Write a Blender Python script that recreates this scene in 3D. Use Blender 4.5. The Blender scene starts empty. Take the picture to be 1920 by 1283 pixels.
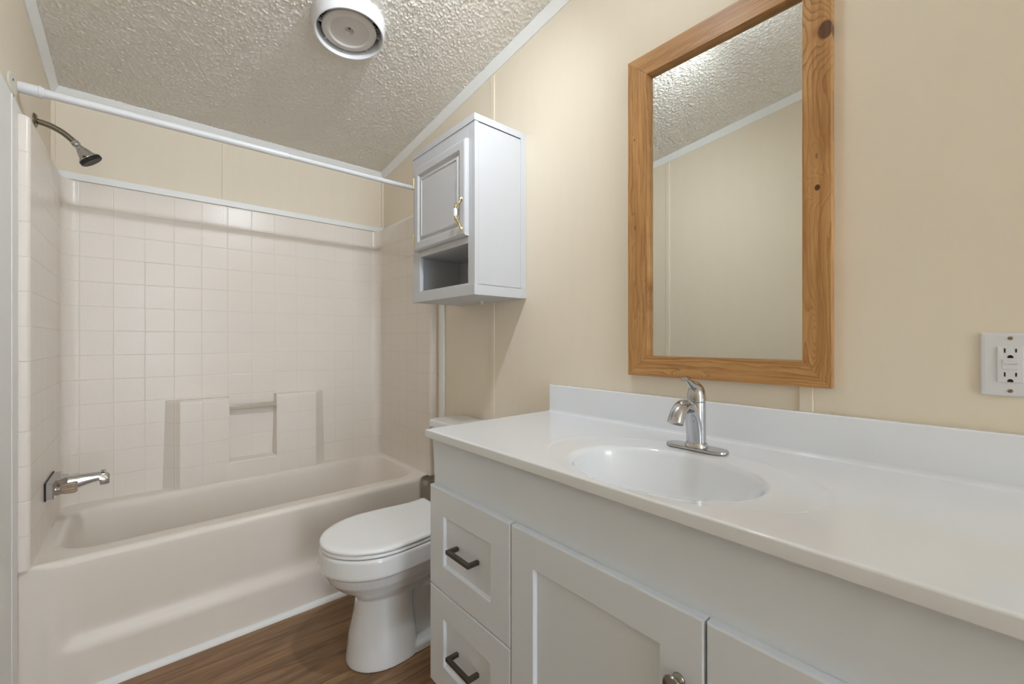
import bpy, bmesh, math, random
from math import sin, cos, pi, sqrt
from mathutils import Vector, Matrix
random.seed(7)
C = bpy.context.scene.collection
S = bpy.context.scene

# ------------------------------------------------------------------ camera, world, lights, exposure
cam_d = bpy.data.cameras.new('camera')
cam = bpy.data.objects.new('camera', cam_d); C.objects.link(cam)
cam.location = (0, 0, 1.19)
cam.rotation_euler = (pi/2, 0, -math.radians(40.77))
cam_d.sensor_width = 36.0
cam_d.lens = 799.0/1920*36
cam_d.shift_y = -2.5/1920
cam_d.clip_start = 0.01
S.camera = cam
S.view_settings.view_transform = 'Standard'
S.view_settings.look = 'None'
S.view_settings.gamma = 1
S.view_settings.use_curve_mapping = False
S.view_settings.exposure = 0.12

W = bpy.data.worlds.new('world'); S.world = W; W.use_nodes = True
W.node_tree.nodes['Background'].inputs[0].default_value = (0.79, 0.895, 1.0, 1)
W.node_tree.nodes['Background'].inputs[1].default_value = 7.8      # daylight used as fill, through the opening added behind the camera

LAMP = Vector((0.66, 0.69, 2.44))                                   # bulb of the ceiling lamp
LAMP_STRENGTH = 72.0
sp_d = bpy.data.lights.new('added_tub_spot', 'SPOT'); sp_o = bpy.data.objects.new('added_tub_spot', sp_d); C.objects.link(sp_o)   # extra spot added at the bulb to brighten the tub and deepen shadows
AXIS = Vector((-.38, 2.0, -1.35)).normalized()
sp_o.location = LAMP + AXIS*.045
sp_o.rotation_euler = AXIS.to_track_quat('-Z', 'Y').to_euler()
sp_d.energy = 33; sp_d.spot_size = math.radians(165); sp_d.spot_blend = 1.0; sp_d.shadow_soft_size = .022; sp_d.color = (.85, .925, 1.0)

# ------------------------------------------------------------------ materials
def lin(c):
    return tuple((v/12.92 if v <= .04045 else ((v+.055)/1.055)**2.4) for v in [q/255. for q in c]) + (1,)

class NT:
    def __init__(s, name):
        s.m = bpy.data.materials.new(name); s.m.use_nodes = True
        s.t = s.m.node_tree; s.b = s.t.nodes['Principled BSDF']
    def n(s, typ, **kw):
        x = s.t.nodes.new(typ)
        for k, v in kw.items(): setattr(x, k, v)
        return x
    def l(s, a, b): s.t.links.new(a, b)
    def math(s, op, a, b=None, c=None):
        x = s.n('ShaderNodeMath', operation=op)
        for i, v in enumerate((a, b, c)):
            if v is None: continue
            if isinstance(v, (int, float)): x.inputs[i].default_value = v
            else: s.l(v, x.inputs[i])
        return x.outputs[0]
    def noise(s, vec, scale, detail=2, rough=.5, dist=0):
        x = s.n('ShaderNodeTexNoise'); x.inputs['Scale'].default_value = scale
        x.inputs['Detail'].default_value = detail; x.inputs['Roughness'].default_value = rough
        x.inputs['Distortion'].default_value = dist
        s.l(vec, x.inputs['Vector']); return x.outputs['Fac']
    def mapping(s, vec, scale=(1, 1, 1), loc=(0, 0, 0), rot=(0, 0, 0)):
        x = s.n('ShaderNodeMapping'); x.inputs['Scale'].default_value = scale
        x.inputs['Location'].default_value = loc; x.inputs['Rotation'].default_value = rot
        s.l(vec, x.inputs['Vector']); return x.outputs[0]
    def ramp(s, fac, stops, interp='LINEAR'):
        x = s.n('ShaderNodeValToRGB'); x.color_ramp.interpolation = interp
        e = x.color_ramp.elements
        while len(e) < len(stops): e.new(.5)
        for i, (p, c) in enumerate(stops): e[i].position = p; e[i].color = c
        s.l(fac, x.inputs[0]); return x.outputs[0]
    def mix(s, fac, a, b, blend='MIX'):
        x = s.n('ShaderNodeMix', data_type='RGBA', blend_type=blend)
        for sock, v in ((x.inputs[0], fac), (x.inputs[6], a), (x.inputs[7], b)):
            if isinstance(v, (int, float)): sock.default_value = v
            elif isinstance(v, tuple): sock.default_value = v
            else: s.l(v, sock)
        return x.outputs[2]
    def bump(s, h, strength, dist=.001):
        x = s.n('ShaderNodeBump'); x.inputs['Strength'].default_value = strength
        x.inputs['Distance'].default_value = dist; s.l(h, x.inputs['Height'])
        s.l(x.outputs[0], s.b.inputs['Normal']); return x.outputs[0]
    def obj(s): return s.n('ShaderNodeTexCoord').outputs['Object']
    def pos(s): return s.n('ShaderNodeNewGeometry').outputs['Position']
    def uv(s): return s.n('ShaderNodeTexCoord').outputs['UV']
    def set(s, **kw):
        names = dict(color='Base Color', rough='Roughness', metal='Metallic', spec='Specular IOR Level', coat='Coat Weight',
                     coat_rough='Coat Roughness', trans='Transmission Weight', ior='IOR', emit='Emission Strength', emitc='Emission Color')
        for k, v in kw.items(): s.b.inputs[names[k]].default_value = v
        return s

def plain(name, rgb, rough=.5, noise_amt=.03, nscale=30, bump=0, bscale=200, **kw):
    m = NT(name); c = lin(rgb)
    m.set(color=c, rough=rough, **kw)
    p = m.pos()
    f = m.noise(p, nscale, 3)
    d = tuple(v*(1-noise_amt) for v in c[:3]) + (1,)
    m.l(m.mix(f, d, c), m.b.inputs['Base Color'])
    if bump: m.bump(m.noise(p, bscale, 2), bump, .0006)
    return m.m

def wall_mat():
    m = NT('tan_wallboard'); m.set(rough=.55, spec=.35)
    p = m.pos()
    a = m.noise(m.mapping(p, (7, 7, 1.6)), 3.0, 4, .6)
    b = m.noise(m.mapping(p, (60, 60, 4)), 3.0, 2)
    c = m.mix(a, lin((235, 222, 201)), lin((239, 228, 209)))
    c = m.mix(m.math('MULTIPLY', b, .25), c, lin((232, 218, 195)))
    m.l(c, m.b.inputs['Base Color'])
    m.bump(m.noise(p, 420, 2), .12, .0006)
    return m.m

def ceiling_mat():
    m = NT('popcorn_ceiling'); m.set(rough=.85, spec=.2)
    p = m.pos()
    c = m.mix(m.noise(p, 6, 3), lin((243, 237, 226)), lin((248, 244, 237)))
    m.l(c, m.b.inputs['Base Color'])
    m.bump(m.noise(p, 230, 3, .65), .8, .0022)
    return m.m

def tile_mat(tile=True):
    m = NT('bone_acrylic_tile' if tile else 'bone_acrylic')
    m.set(rough=.25 if tile else .33, spec=.36)
    p = m.pos()
    col = lin((243, 234, 224)); col2 = lin((240, 230, 219))
    c = m.mix(m.noise(p, 3.5, 3), col2, col)
    peel = m.math('MULTIPLY', m.noise(p, 150, 1.5, .5), .55)
    if tile:
        uv = m.uv(); sx = m.n('ShaderNodeSeparateXYZ'); m.l(uv, sx.inputs[0])
        def line(o, off):
            f = m.math('FRACT', m.math('DIVIDE', m.math('ADD', o, off), .111))
            d = m.math('ABSOLUTE', m.math('SUBTRACT', f, .5))          # .5 at the groove
            mr = m.n('ShaderNodeMapRange', interpolation_type='SMOOTHSTEP')
            mr.inputs[1].default_value = .472; mr.inputs[2].default_value = .5
            m.l(d, mr.inputs[0]); return mr.outputs[0]
        gu = line(sx.outputs[0], .110 + 1.11); gv = line(sx.outputs[1], -1.90 + 2.22)
        g = m.math('MAXIMUM', m.math('MULTIPLY', gu, .75), gv)
        h = m.math('ADD', m.math('MULTIPLY', g, -1.6), m.math('MULTIPLY', peel, 1.3))
        m.l(m.mix(m.math('MULTIPLY', g, .2), c, lin((226, 217, 209))), m.b.inputs['Base Color'])
        m.bump(h, .42, .0016)
    else:
        m.l(c, m.b.inputs['Base Color'])
    return m.m

def floor_mat():
    m = NT('wood_plank_vinyl'); m.set(rough=.42, spec=.4)
    p = m.pos(); s = m.n('ShaderNodeSeparateXYZ'); m.l(p, s.inputs[0])
    pw, pl = .178, 1.22
    row = m.math('FLOOR', m.math('DIVIDE', m.math('ADD', s.outputs[1], 5.03), pw))
    rn = m.n('ShaderNodeTexWhiteNoise', noise_dimensions='1D'); m.l(row, rn.inputs['W'])
    xo = m.math('ADD', m.math('DIVIDE', m.math('ADD', s.outputs[0], 5), pl), rn.outputs['Value'])
    colm = m.math('FLOOR', xo)
    pid = m.math('ADD', m.math('MULTIPLY', row, 17.3), colm)
    pr = m.n('ShaderNodeTexWhiteNoise', noise_dimensions='1D'); m.l(pid, pr.inputs['W'])
    cx = m.n('ShaderNodeCombineXYZ')
    m.l(m.math('MULTIPLY', s.outputs[0], 2.2), cx.inputs[0]); m.l(m.math('MULTIPLY', s.outputs[1], 24), cx.inputs[1])
    m.l(m.math('MULTIPLY', pr.outputs['Value'], 30), cx.inputs[2])
    g1 = m.noise(cx.outputs[0], 1.0, 6, .62, 1.2)
    cy = m.n('ShaderNodeCombineXYZ')
    m.l(m.math('MULTIPLY', s.outputs[0], 6), cy.inputs[0]); m.l(m.math('MULTIPLY', s.outputs[1], 160), cy.inputs[1])
    m.l(m.math('MULTIPLY', pr.outputs['Value'], 30), cy.inputs[2])
    g2 = m.noise(cy.outputs[0], 1.0, 4, .6, .4)
    c = m.ramp(g1, [(.30, lin((84, 62, 42))), (.48, lin((150, 116, 84))), (.64, lin((182, 144, 106))), (.85, lin((132, 101, 72)))])
    c = m.mix(m.math('MULTIPLY', g2, .55), c, lin((116, 86, 62)), 'MIX')
    c = m.mix(m.math('MULTIPLY', pr.outputs['Value'], .35), c, lin((142, 111, 86)))
    fy = m.math('FRACT', m.math('DIVIDE', m.math('ADD', s.outputs[1], 5.03), pw)); fx = m.math('FRACT', xo)
    ey = m.math('GREATER_THAN', m.math('ABSOLUTE', m.math('SUBTRACT', fy, .5)), .494)
    ex = m.math('GREATER_THAN', m.math('ABSOLUTE', m.math('SUBTRACT', fx, .5)), .4988)
    e = m.math('MAXIMUM', ey, ex)
    c = m.mix(m.math('MULTIPLY', e, .7), c, lin((52, 36, 25)))
    m.l(c, m.b.inputs['Base Color'])
    m.bump(m.math('SUBTRACT', m.math('MULTIPLY', g2, .3), m.math('MULTIPLY', e, .5)), .25, .001)
    return m.m

def wood_mat(name, along, knots=(), seed=0., ring=True, tint=0.):
    """stained pine; ALONG is the axis of the board ('y' or 'z'); KNOTS (y, z, r, ecc) in world metres"""
    m = NT(name); m.set(rough=.38, spec=.4)
    p = m.pos(); s = m.n('ShaderNodeSeparateXYZ'); m.l(p, s.inputs[0])
    X, Y, Z = s.outputs
    L, A = (Y, Z) if along == 'y' else (Z, Y)
    v = m.n('ShaderNodeCombineXYZ')
    m.l(m.math('MULTIPLY', L, 2.2), v.inputs[0]); m.l(m.math('MULTIPLY', A, 12), v.inputs[1]); m.l(m.math('ADD', m.math('MULTIPLY', X, 12), seed), v.inputs[2])
    warp = m.noise(v.outputs[0], 1.0, 3, .55)
    h = m.math('ADD', m.math('MULTIPLY', A, 95), m.math('MULTIPLY', warp, 7.5))
    dark = None
    for (ky, kz, r, ecc, core) in knots:
        dy = m.math('SUBTRACT', Y, ky); dz = m.math('SUBTRACT', Z, kz)
        if along == 'z': dz = m.math('DIVIDE', dz, ecc)
        else: dy = m.math('DIVIDE', dy, ecc)
        d = m.math('SQRT', m.math('ADD', m.math('MULTIPLY', dy, dy), m.math('MULTIPLY', dz, dz)))
        q = m.math('DIVIDE', d, r)
        h = m.math('ADD', h, m.math('MULTIPLY', m.math('EXPONENT', m.math('MULTIPLY', m.math('MULTIPLY', q, q), -.10)), 5.5))
        mr = m.n('ShaderNodeMapRange', interpolation_type='SMOOTHSTEP')
        mr.inputs[1].default_value = 1.15; mr.inputs[2].default_value = .8
        m.l(q, mr.inputs[0])
        kd = m.math('MULTIPLY', mr.outputs[0], core); dark = kd if dark is None else m.math('MAXIMUM', dark, kd)
    f = m.math('FRACT', h)
    rough_n = m.noise(m.mapping(p, (160, 160, 40) if along == 'z' else (160, 40, 160)), 1.0, 3, .7)
    f = m.math('FRACT', m.math('ADD', h, m.math('MULTIPLY', m.math('SUBTRACT', rough_n, .5), .55)))
    c1 = m.ramp(f, [(0, lin((226, 184, 128))), (.55, lin((219, 173, 114))), (.82, lin((186, 134, 78))), (.92, lin((152, 102, 56))), (1, lin((214, 168, 110)))])
    v2 = m.n('ShaderNodeCombineXYZ')
    m.l(m.math('MULTIPLY', L, 9), v2.inputs[0]); m.l(m.math('MULTIPLY', A, 260), v2.inputs[1]); v2.inputs[2].default_value = seed
    fib = m.noise(v2.outputs[0], 1.0, 3, .6)
    soft = m.noise(m.mapping(p, (9, 9, 3) if along == 'z' else (9, 3, 9), loc=(seed, seed, 0)), 1.0, 2)
    c1 = m.mix(m.math('MULTIPLY', m.ramp(soft, [(.35, (0, 0, 0, 1)), (.65, (1, 1, 1, 1))]), .75), c1, lin((212, 164, 106)))
    v3 = m.n('ShaderNodeCombineXYZ')
    m.l(m.math('MULTIPLY', L, 3.0), v3.inputs[0]); m.l(m.math('MULTIPLY', A, 55), v3.inputs[1]); v3.inputs[2].default_value = seed*2
    st_ = m.ramp(m.noise(v3.outputs[0], 1.0, 4, .65, .6), [(.32, lin((255, 255, 255))), (.50, lin((236, 228, 218))), (.62, lin((196, 178, 156))), (.75, lin((240, 232, 222)))])
    c1 = m.mix(.85, c1, st_, 'MULTIPLY')
    c = m.mix(m.math('MULTIPLY', fib, .6), c1, lin((172, 122, 74)))
    blot = m.noise(m.mapping(p, (14, 14, 5) if along == 'z' else (14, 5, 14)), 1.0, 3, .6)
    bl = m.ramp(blot, [(.42, (0, 0, 0, 1)), (.75, (1, 1, 1, 1))])
    c = m.mix(m.math('MULTIPLY', bl, .35), c, lin((150, 104, 60)))
    if dark is not None:
        kc = m.mix(m.noise(p, 220, 3), lin((62, 36, 20)), lin((104, 62, 36)))
        c = m.mix(dark, c, kc)
    m.l(c, m.b.inputs['Base Color'])
    m.bump(fib, .12, .0006)
    return m.m

M = {}
M['wall'] = wall_mat()
M['ceiling'] = ceiling_mat()
M['tile'] = tile_mat(True)
M['acrylic'] = tile_mat(False)
M['floor'] = floor_mat()
M['trim'] = plain('white_painted_trim', (245, 245, 243), .4, .02)
M['rod'] = plain('white_enamel', (230, 231, 233), .28, .01)
M['cream_plastic'] = plain('aged_cream_plastic', (226, 221, 206), .4, .03)
M['cab'] = plain('white_painted_cabinet', (202, 203, 206), .42, .015, bump=.05, bscale=90)
M['cab_inner'] = plain('unpainted_cabinet_lining', (188, 182, 168), .6, .05)
M['vanity'] = plain('light_grey_painted_wood', (238, 245, 254), .45, .015)
M['marble'] = plain('white_cultured_marble', (243, 246, 251), .09, .01, coat=.4, coat_rough=.05)
M['china'] = plain('white_vitreous_china', (234, 234, 234), .1, .01, coat=.5, coat_rough=.04)
M['lid'] = plain('white_seat_plastic', (250, 250, 250), .22, .01)
M['chrome'] = plain('polished_chrome', (196, 197, 200), .07, .02, metal=1.0)
M['nickel_aged'] = plain('aged_nickel', (150, 142, 128), .25, .12, nscale=60, metal=1.0)
M['pewter'] = plain('dark_pewter', (104, 100, 95), .38, .08, metal=1.0)
M['knob'] = plain('brushed_nickel', (150, 146, 141), .22, .05, metal=1.0)
M['brass'] = plain('polished_brass', (222, 198, 150), .2, .04, metal=1.0)
M['porcelain'] = plain('white_porcelain', (238, 238, 236), .12, .01)
M['black'] = plain('black_rubber', (28, 26, 26), .5, .1)
M['dark'] = plain('dark_cavity', (12, 11, 11), .8, .1)
M['vent'] = plain('white_vent_plastic', (226, 226, 228), .38, .01)
M['vent_disc'] = plain('off_white_vent_plastic', (214, 209, 204), .45, .02)
M['outlet'] = plain('white_outlet_plastic', (228, 228, 230), .3, .01)
M['steel'] = plain('plated_screw', (168, 162, 150), .3, .05, metal=1.0)
M['slit'] = plain('black_slot', (14, 13, 13), .8, 0)
m = NT('smoky_acrylic'); m.set(color=lin((214, 190, 166)), rough=.12, trans=.75, ior=1.49)
m.l(m.mix(m.noise(m.pos(), 90, 3), lin((196, 164, 134)), lin((236, 222, 206))), m.b.inputs['Base Color']); M['acrylic_knob'] = m.m
m = NT('clear_bar'); m.set(color=lin((232, 222, 206)), rough=.08, trans=.35, ior=1.45)
m.l(m.mix(m.noise(m.pos(), 40, 2), lin((226, 214, 196)), lin((236, 228, 214))), m.b.inputs['Base Color']); M['bar'] = m.m
m = NT('silvered_glass'); m.set(color=(.80, .82, .80, 1), rough=.015, metal=1.0)
m.l(m.mix(m.noise(m.pos(), 2, 2), (.79, .81, .79, 1), (.81, .83, .81, 1)), m.b.inputs['Base Color']); M['mirror'] = m.m
m = NT('lit_bulb'); m.set(color=(1, 1, 1, 1), emit=LAMP_STRENGTH, emitc=(.83, .915, 1.0, 1)); M['bulb'] = m.m

# ------------------------------------------------------------------ mesh helpers
class MB:
    def __init__(s): s.v = []; s.f = []; s.uv = None; s.fuv = []
    def add(s, vs, fs, uvs=None):
        o = len(s.v); s.v += [tuple(v) for v in vs]
        for f in fs: s.f.append([i+o for i in f])
        if uvs is not None:
            if s.uv is None: s.uv = {}
            for i, u in enumerate(uvs): s.uv[o+i] = u
        return s
    def box(s, x0, x1, y0, y1, z0, z1, bev=0, seg=2):
        bm = bmesh.new(); bmesh.ops.create_cube(bm, size=1)
        for v in bm.verts:
            v.co = Vector(((x0+x1)/2 + v.co.x*(x1-x0), (y0+y1)/2 + v.co.y*(y1-y0), (z0+z1)/2 + v.co.z*(z1-z0)))
        if bev: bmesh.ops.bevel(bm, geom=list(bm.edges), offset=bev, segments=seg, profile=.5, affect='EDGES')
        s.bm(bm); return s
    def bm(s, bm):
        bm.verts.index_update(); bm.verts.ensure_lookup_table()
        s.add([v.co[:] for v in bm.verts], [[v.index for v in f.verts] for f in bm.faces]); bm.free()
    def loft(s, loops, cap0=False, cap1=False, closed=True, uvs=None):
        n = len(loops[0]); vs = [p for l in loops for p in l]; fs = []
        for k in range(len(loops)-1):
            for i in range(n if closed else n-1):
                j = (i+1) % n
                fs.append([k*n+i, k*n+j, (k+1)*n+j, (k+1)*n+i])
        if cap0: fs.append(list(range(n))[::-1])
        if cap1: fs.append([(len(loops)-1)*n+i for i in range(n)])
        s.add(vs, fs, [u for l in uvs for u in l] if uvs else None); return s
    def lathe(s, prof, origin, axis=(0, 0, 1), n=32, cap0=True, cap1=True):
        """prof: (radius, height along axis)"""
        a = Vector(axis).normalized(); o = Vector(origin)
        u = a.orthogonal().normalized(); w = a.cross(u)
        loops = [[o + a*h + (u*cos(2*pi*i/n) + w*sin(2*pi*i/n))*r for i in range(n)] for r, h in prof]
        return s.loft(loops, cap0, cap1)
    def tube(s, pts, rad, n=16, up=(0, 0, 1), sx=1., sy=1., caps=True):
        P = [Vector(p) for p in pts]; loops = []
        R = rad if isinstance(rad, (list, tuple)) else [rad]*len(P)
        for i, p in enumerate(P):
            t = (P[min(i+1, len(P)-1)] - P[max(i-1, 0)]).normalized()
            u = Vector(up); u = (u - t*u.dot(t))
            if u.length < 1e-4: u = t.orthogonal()
            u.normalize(); w = t.cross(u)
            r = R[i]; ra, rb = (r if isinstance(r, tuple) else (r*sx, r*sy))
            loops.append([p + w*ra*cos(2*pi*k/n) + u*rb*sin(2*pi*k/n) for k in range(n)])
        return s.loft(loops, caps, caps)
    def prism(s, poly, axis, a, b):
        """poly in the two other axes (order: x:(y,z), y:(x,z), z:(x,y))"""
        def P(p, t): return {'x': (t, p[0], p[1]), 'y': (p[0], t, p[1]), 'z': (p[0], p[1], t)}[axis]
        return s.loft([[P(p, a) for p in poly], [P(p, b) for p in poly]], True, True)

def root_of(o):
    while o.parent: o = o.parent
    return o
def build(name, mb, mat, parent=None, smooth=None, mods=()):
    me = bpy.data.meshes.new(name)
    off = Vector(root_of(parent).location) if parent else Vector((0, 0, 0))
    me.from_pydata([tuple(Vector(v)-off) for v in mb.v], [], mb.f); me.update()
    bm = bmesh.new(); bm.from_mesh(me)
    bmesh.ops.recalc_face_normals(bm, faces=bm.faces); bm.to_mesh(me); bm.free()
    if mb.uv:
        ul = me.uv_layers.new(name='UVMap')
        for lp in me.loops: ul.data[lp.index].uv = mb.uv.get(lp.vertex_index, (0, 0))
    me.materials.append(mat)
    o = bpy.data.objects.new(name, me); C.objects.link(o)
    if parent: o.parent = parent
    if smooth is not None:
        me.shade_smooth(); me.set_sharp_from_angle(angle=math.radians(smooth))
        if len(me.polygons) < 20000 and name != 'bowl':
            wn = o.modifiers.new('weighted', 'WEIGHTED_NORMAL'); wn.keep_sharp = True; wn.weight = 80
    return o
def tag(o, label, cat, group=None, kind=None):
    o['label'] = label; o['category'] = cat
    if group: o['group'] = group
    if kind: o['kind'] = kind
    return o
def thing(name, loc, label, cat, group=None):
    o = bpy.data.objects.new(name, None); C.objects.link(o); o.location = loc; o.empty_display_size = .05
    return tag(o, label, cat, group)
def struct(name, mb, mat, label, cat, smooth=None):
    return tag(build(name, mb, mat, None, smooth), label, cat, kind='structure')

def bez(p0, p1, p2, p3, n):
    r = []
    for i in range(n+1):
        t = i/n; a = (1-t)**3; b = 3*(1-t)**2*t; c = 3*(1-t)*t*t; d = t**3
        r.append(tuple(a*p0[k]+b*p1[k]+c*p2[k]+d*p3[k] for k in range(len(p0))))
    return r
def catmull(pts, n=8):
    P = [Vector(p) for p in pts]; out = []
    for i in range(len(P)-1):
        a, b, c, d = P[max(i-1, 0)], P[i], P[i+1], P[min(i+2, len(P)-1)]
        for k in range(n):
            t = k/n
            out.append(.5*((2*b)+(c-a)*t+(2*a-5*b+4*c-d)*t*t+(-a+3*b-3*c+d)*t**3))
    out.append(P[-1]); return out
def sstep(a, b, x):
    t = max(0, min(1, (x-a)/(b-a))); return t*t*(3-2*t)

# ------------------------------------------------------------------ room dimensions
XL, XR, YB, YF = -.310, 1.2085, 2.722, -3.8  # open end set far behind the camera to even out the fill light
SL = .123
def zc(y): return 2.637 - SL*y
T = .10

mb = MB(); mb.box(XL-T, XR+T, YF-T, YB+T, -.08, 0)
struct('floor', mb, M['floor'], 'brown wood plank floor with grain running along the tub', 'floor')
mb = MB(); mb.prism([(YF-T, zc(YF-T)), (YB+T, zc(YB+T)), (YB+T, zc(YB+T)+.08), (YF-T, zc(YF-T)+.08)], 'x', XL-T, XR+T)
# sprayed popcorn relief: thousands of small blobs pressed into one fine sheet
import numpy as np
rng = np.random.default_rng(5)
G = .0036; gx0, gx1, gy0, gy1 = XL+.004, XR-.004, .30, YB-.004
nx_, ny_ = int((gx1-gx0)/G), int((gy1-gy0)/G)
H = np.zeros((ny_, nx_))
for k in range(int((gx1-gx0)*(gy1-gy0)/.0072**2)):
    cx, cy = rng.uniform(0, nx_), rng.uniform(0, ny_)
    ra = rng.uniform(.55, 1.35); rb = ra*rng.uniform(.45, .95); th = rng.uniform(0, pi); hh = rng.uniform(.0010, .0054)
    R_ = 4; i0, i1, j0, j1 = max(0, int(cy)-R_), min(ny_, int(cy)+R_+1), max(0, int(cx)-R_), min(nx_, int(cx)+R_+1)
    yy, xx = np.mgrid[i0:i1, j0:j1]; dx, dy = xx-cx, yy-cy
    u = (dx*cos(th)+dy*sin(th))/ra; v = (-dx*sin(th)+dy*cos(th))/rb
    H[i0:i1, j0:j1] = np.maximum(H[i0:i1, j0:j1], hh*np.exp(-(u*u+v*v)**1.4))
base_n = len(mb.v)
vs = []
for j in range(ny_):
    y = gy0+j*G; zz = zc(y)-.0006
    row = H[j]
    vs += [(gx0+i*G, y, zz-row[i]) for i in range(nx_)]
fs = [[j*nx_+i, j*nx_+i+1, (j+1)*nx_+i+1, (j+1)*nx_+i] for j in range(ny_-1) for i in range(nx_-1)]
mb.add(vs, fs)
struct('ceiling', mb, M['ceiling'], 'sloped cream ceiling with a popcorn texture', 'ceiling', 60)
mb = MB(); mb.box(XL-T, XR+T, YB, YB+T, 0, zc(YB+T))
struct('wall_back', mb, M['wall'], 'tan wall above the tiled tub surround', 'wall')
for nm, a, b, lab in (('wall_left', XL-T, XL, 'tan wall carrying the shower head and the rod end'),
                      ('wall_right', XR, XR+T, 'tan wall behind the mirror, vanity and toilet')):
    mb = MB(); mb.prism([(YF, 0), (YB, 0), (YB, zc(YB)), (YF, zc(YF))], 'x', a, b)
    struct(nm, mb, M['wall'], lab, 'wall')
DX1 = .60  # edge of the added wall, keeps fill light off the near right wall
mb = MB(); mb.box(DX1, XR+T, YF-T, YF, 0, zc(YF))
struct('wall_front_blocker', mb, M['wall'], 'unseen tan wall added to narrow the opening for the fill light', 'wall')

# trims ------------------------------------------------------------------
def crown_side(x, sgn):
    """angled cove between side wall and sloped ceiling"""
    loops = []
    for y in (YF, YB-.0005):
        z = zc(y)
        loops.append([(x, y, z-.042), (x+sgn*.006, y, z-.042), (x+sgn*.026, y, z-.006), (x+sgn*.026, y, z), (x, y, z)])
    return MB().loft(loops, True, True)
struct('trim_1', crown_side(XR, -1), M['trim'], 'white crown strip where the mirror wall meets the ceiling', 'trim')
struct('trim_2', crown_side(XL, 1), M['trim'], 'white crown strip where the shower head wall meets the ceiling', 'trim')
z = zc(YB)
mb = MB(); mb.prism([(YB, z-.046), (YB-.006, z-.046), (YB-.026, z-.008), (YB-.026, zc(YB-.026)), (YB, z)], 'x', XL, XR)
struct('trim_3', mb, M['trim'], 'white crown strip along the ceiling above the tub', 'trim')

def batten(x0, x1, y0, y1, z0, z1, nm, lab):
    mb = MB(); mb.box(x0, x1, y0, y1, z0, z1, .0018, 2)
    struct(nm, mb, M['wall'], lab, 'wall batten')
bt = .005
batten(XR-bt, XR, 1.520, 1.548, 0, zc(1.548)-.042, 'trim_4', 'narrow tan batten running down the wall behind the white cabinet')
batten(XR-bt, XR, .300, .329, .90, 1.0815, 'trim_5', 'short tan batten stub under the wooden mirror frame')
batten(XL, XL+bt, 1.498, 1.526, 0, zc(1.526)-.042, 'trim_6', 'tan batten seen in the mirror on the opposite wall')
batten(.311, .338, YB-bt, YB, 1.931, zc(YB)-.046, 'trim_7', 'tan batten on the wall above the tub surround')
batten(XR-.014, XR, YB-.014, YB, 1.931, zc(YB)-.046, 'trim_8', 'tan corner bead above the tub beside the white cabinet')
batten(XL, XL+.014, YB-.014, YB, 1.931, zc(YB)-.046, 'trim_9', 'tan corner bead above the tub near the shower head')
# white strips around the surround
mb = MB(); mb.box(XL+.010, XR-.013, YB-.030, YB, 1.9035, 1.934, .0015)
struct('trim_10', mb, M['trim'], 'white strip capping the tiles on the wide tub wall', 'trim')
mb = MB(); mb.box(XL, XL+.009, 2.027, YB, 1.905, 1.931, .002)
struct('trim_11', mb, M['trim'], 'white strip capping the tiles under the shower head', 'trim')
mb = MB(); mb.box(XR-.012, XR, 1.992, YB, 1.905, 1.931, .002)
struct('trim_12', mb, M['trim'], 'pale strip capping the tiles behind the white cabinet', 'trim')
mb = MB(); mb.box(XL, XL+.009, 1.80, 2.026, 0, 1.931, .002); mb.box(XL+.004, XL+.0110, 1.938, 1.948, 0, 1.931, .003, 3)
struct('trim_13', mb, M['trim'], 'tall white edge board beside the tub at the shower end', 'trim')
mb = MB(); mb.box(XR-.010, XR, 1.945, 1.992, 0, 1.931, .003)
struct('trim_14', mb, M['trim'], 'tall white edge strip beside the tub above the toilet tank', 'trim')
# quarter round at the tub foot
q = [(2.031, 0), (2.012, 0)] + [(2.031-.019*cos(a), .020*sin(a)) for a in [pi/2*k/8 for k in range(1, 9)]]
mb = MB(); mb.prism(q, 'x', XL+.009, XR-.012)
struct('trim_15', mb, M['trim'], 'white quarter round along the floor at the tub apron', 'trim', 40)

# ------------------------------------------------------------------ tub and shower unit
PL, PR, PB, PF = -.275, 1.165, 2.700, 2.030
RIM = .464
tub = thing('bathtub', (.445, 2.37, 0), 'bone coloured bathtub with a one piece molded tile surround', 'bathtub')
# surround: plan profile swept upward
plan = [(XL+.001, PF-.002), (PL-.012, PF-.002)]
def arc(cx, cy, r, a0, a1, n):
    return [(cx+r*cos(a0+(a1-a0)*i/n), cy+r*sin(a0+(a1-a0)*i/n)) for i in range(n+1)]
plan += arc(PL-.012, PF+.010, .012, -pi/2, 0, 4)[1:]
CV = .05
plan += [(PL, PF+.2), (PL, PB-CV-.15)]
plan += arc(PL+CV, PB-CV, CV, pi, pi/2, 8)
nb = 12
plan += [(PL+CV+(PR-PL-2*CV)*i/nb, PB) for i in range(1, nb)]
plan += arc(PR-CV, PB-CV, CV, pi/2, 0, 8)
plan += [(PR, PB-CV-.15), (PR, PF+.2)]
plan += arc(PR+.012, PF+.010, .012, pi, 1.5*pi, 4)
plan += [(XR-.001, PF-.002)]
us = []
back0 = None; acc = [0]
for i in range(1, len(plan)): acc.append(acc[-1] + math.dist(plan[i], plan[i-1]))
i0 = min(range(len(plan)), key=lambda i: abs(plan[i][0]-(PL+CV)) + abs(plan[i][1]-PB))
us = [a - acc[i0] + plan[i0][0] for a in acc]
zs = [RIM-.004] + [RIM + (1.899-RIM)*k/20 for k in range(21)]
loops = [[(x, y, z) for x, y in plan] for z in zs]
uvs = [[(u, z) for u in us] for z in zs]
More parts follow.
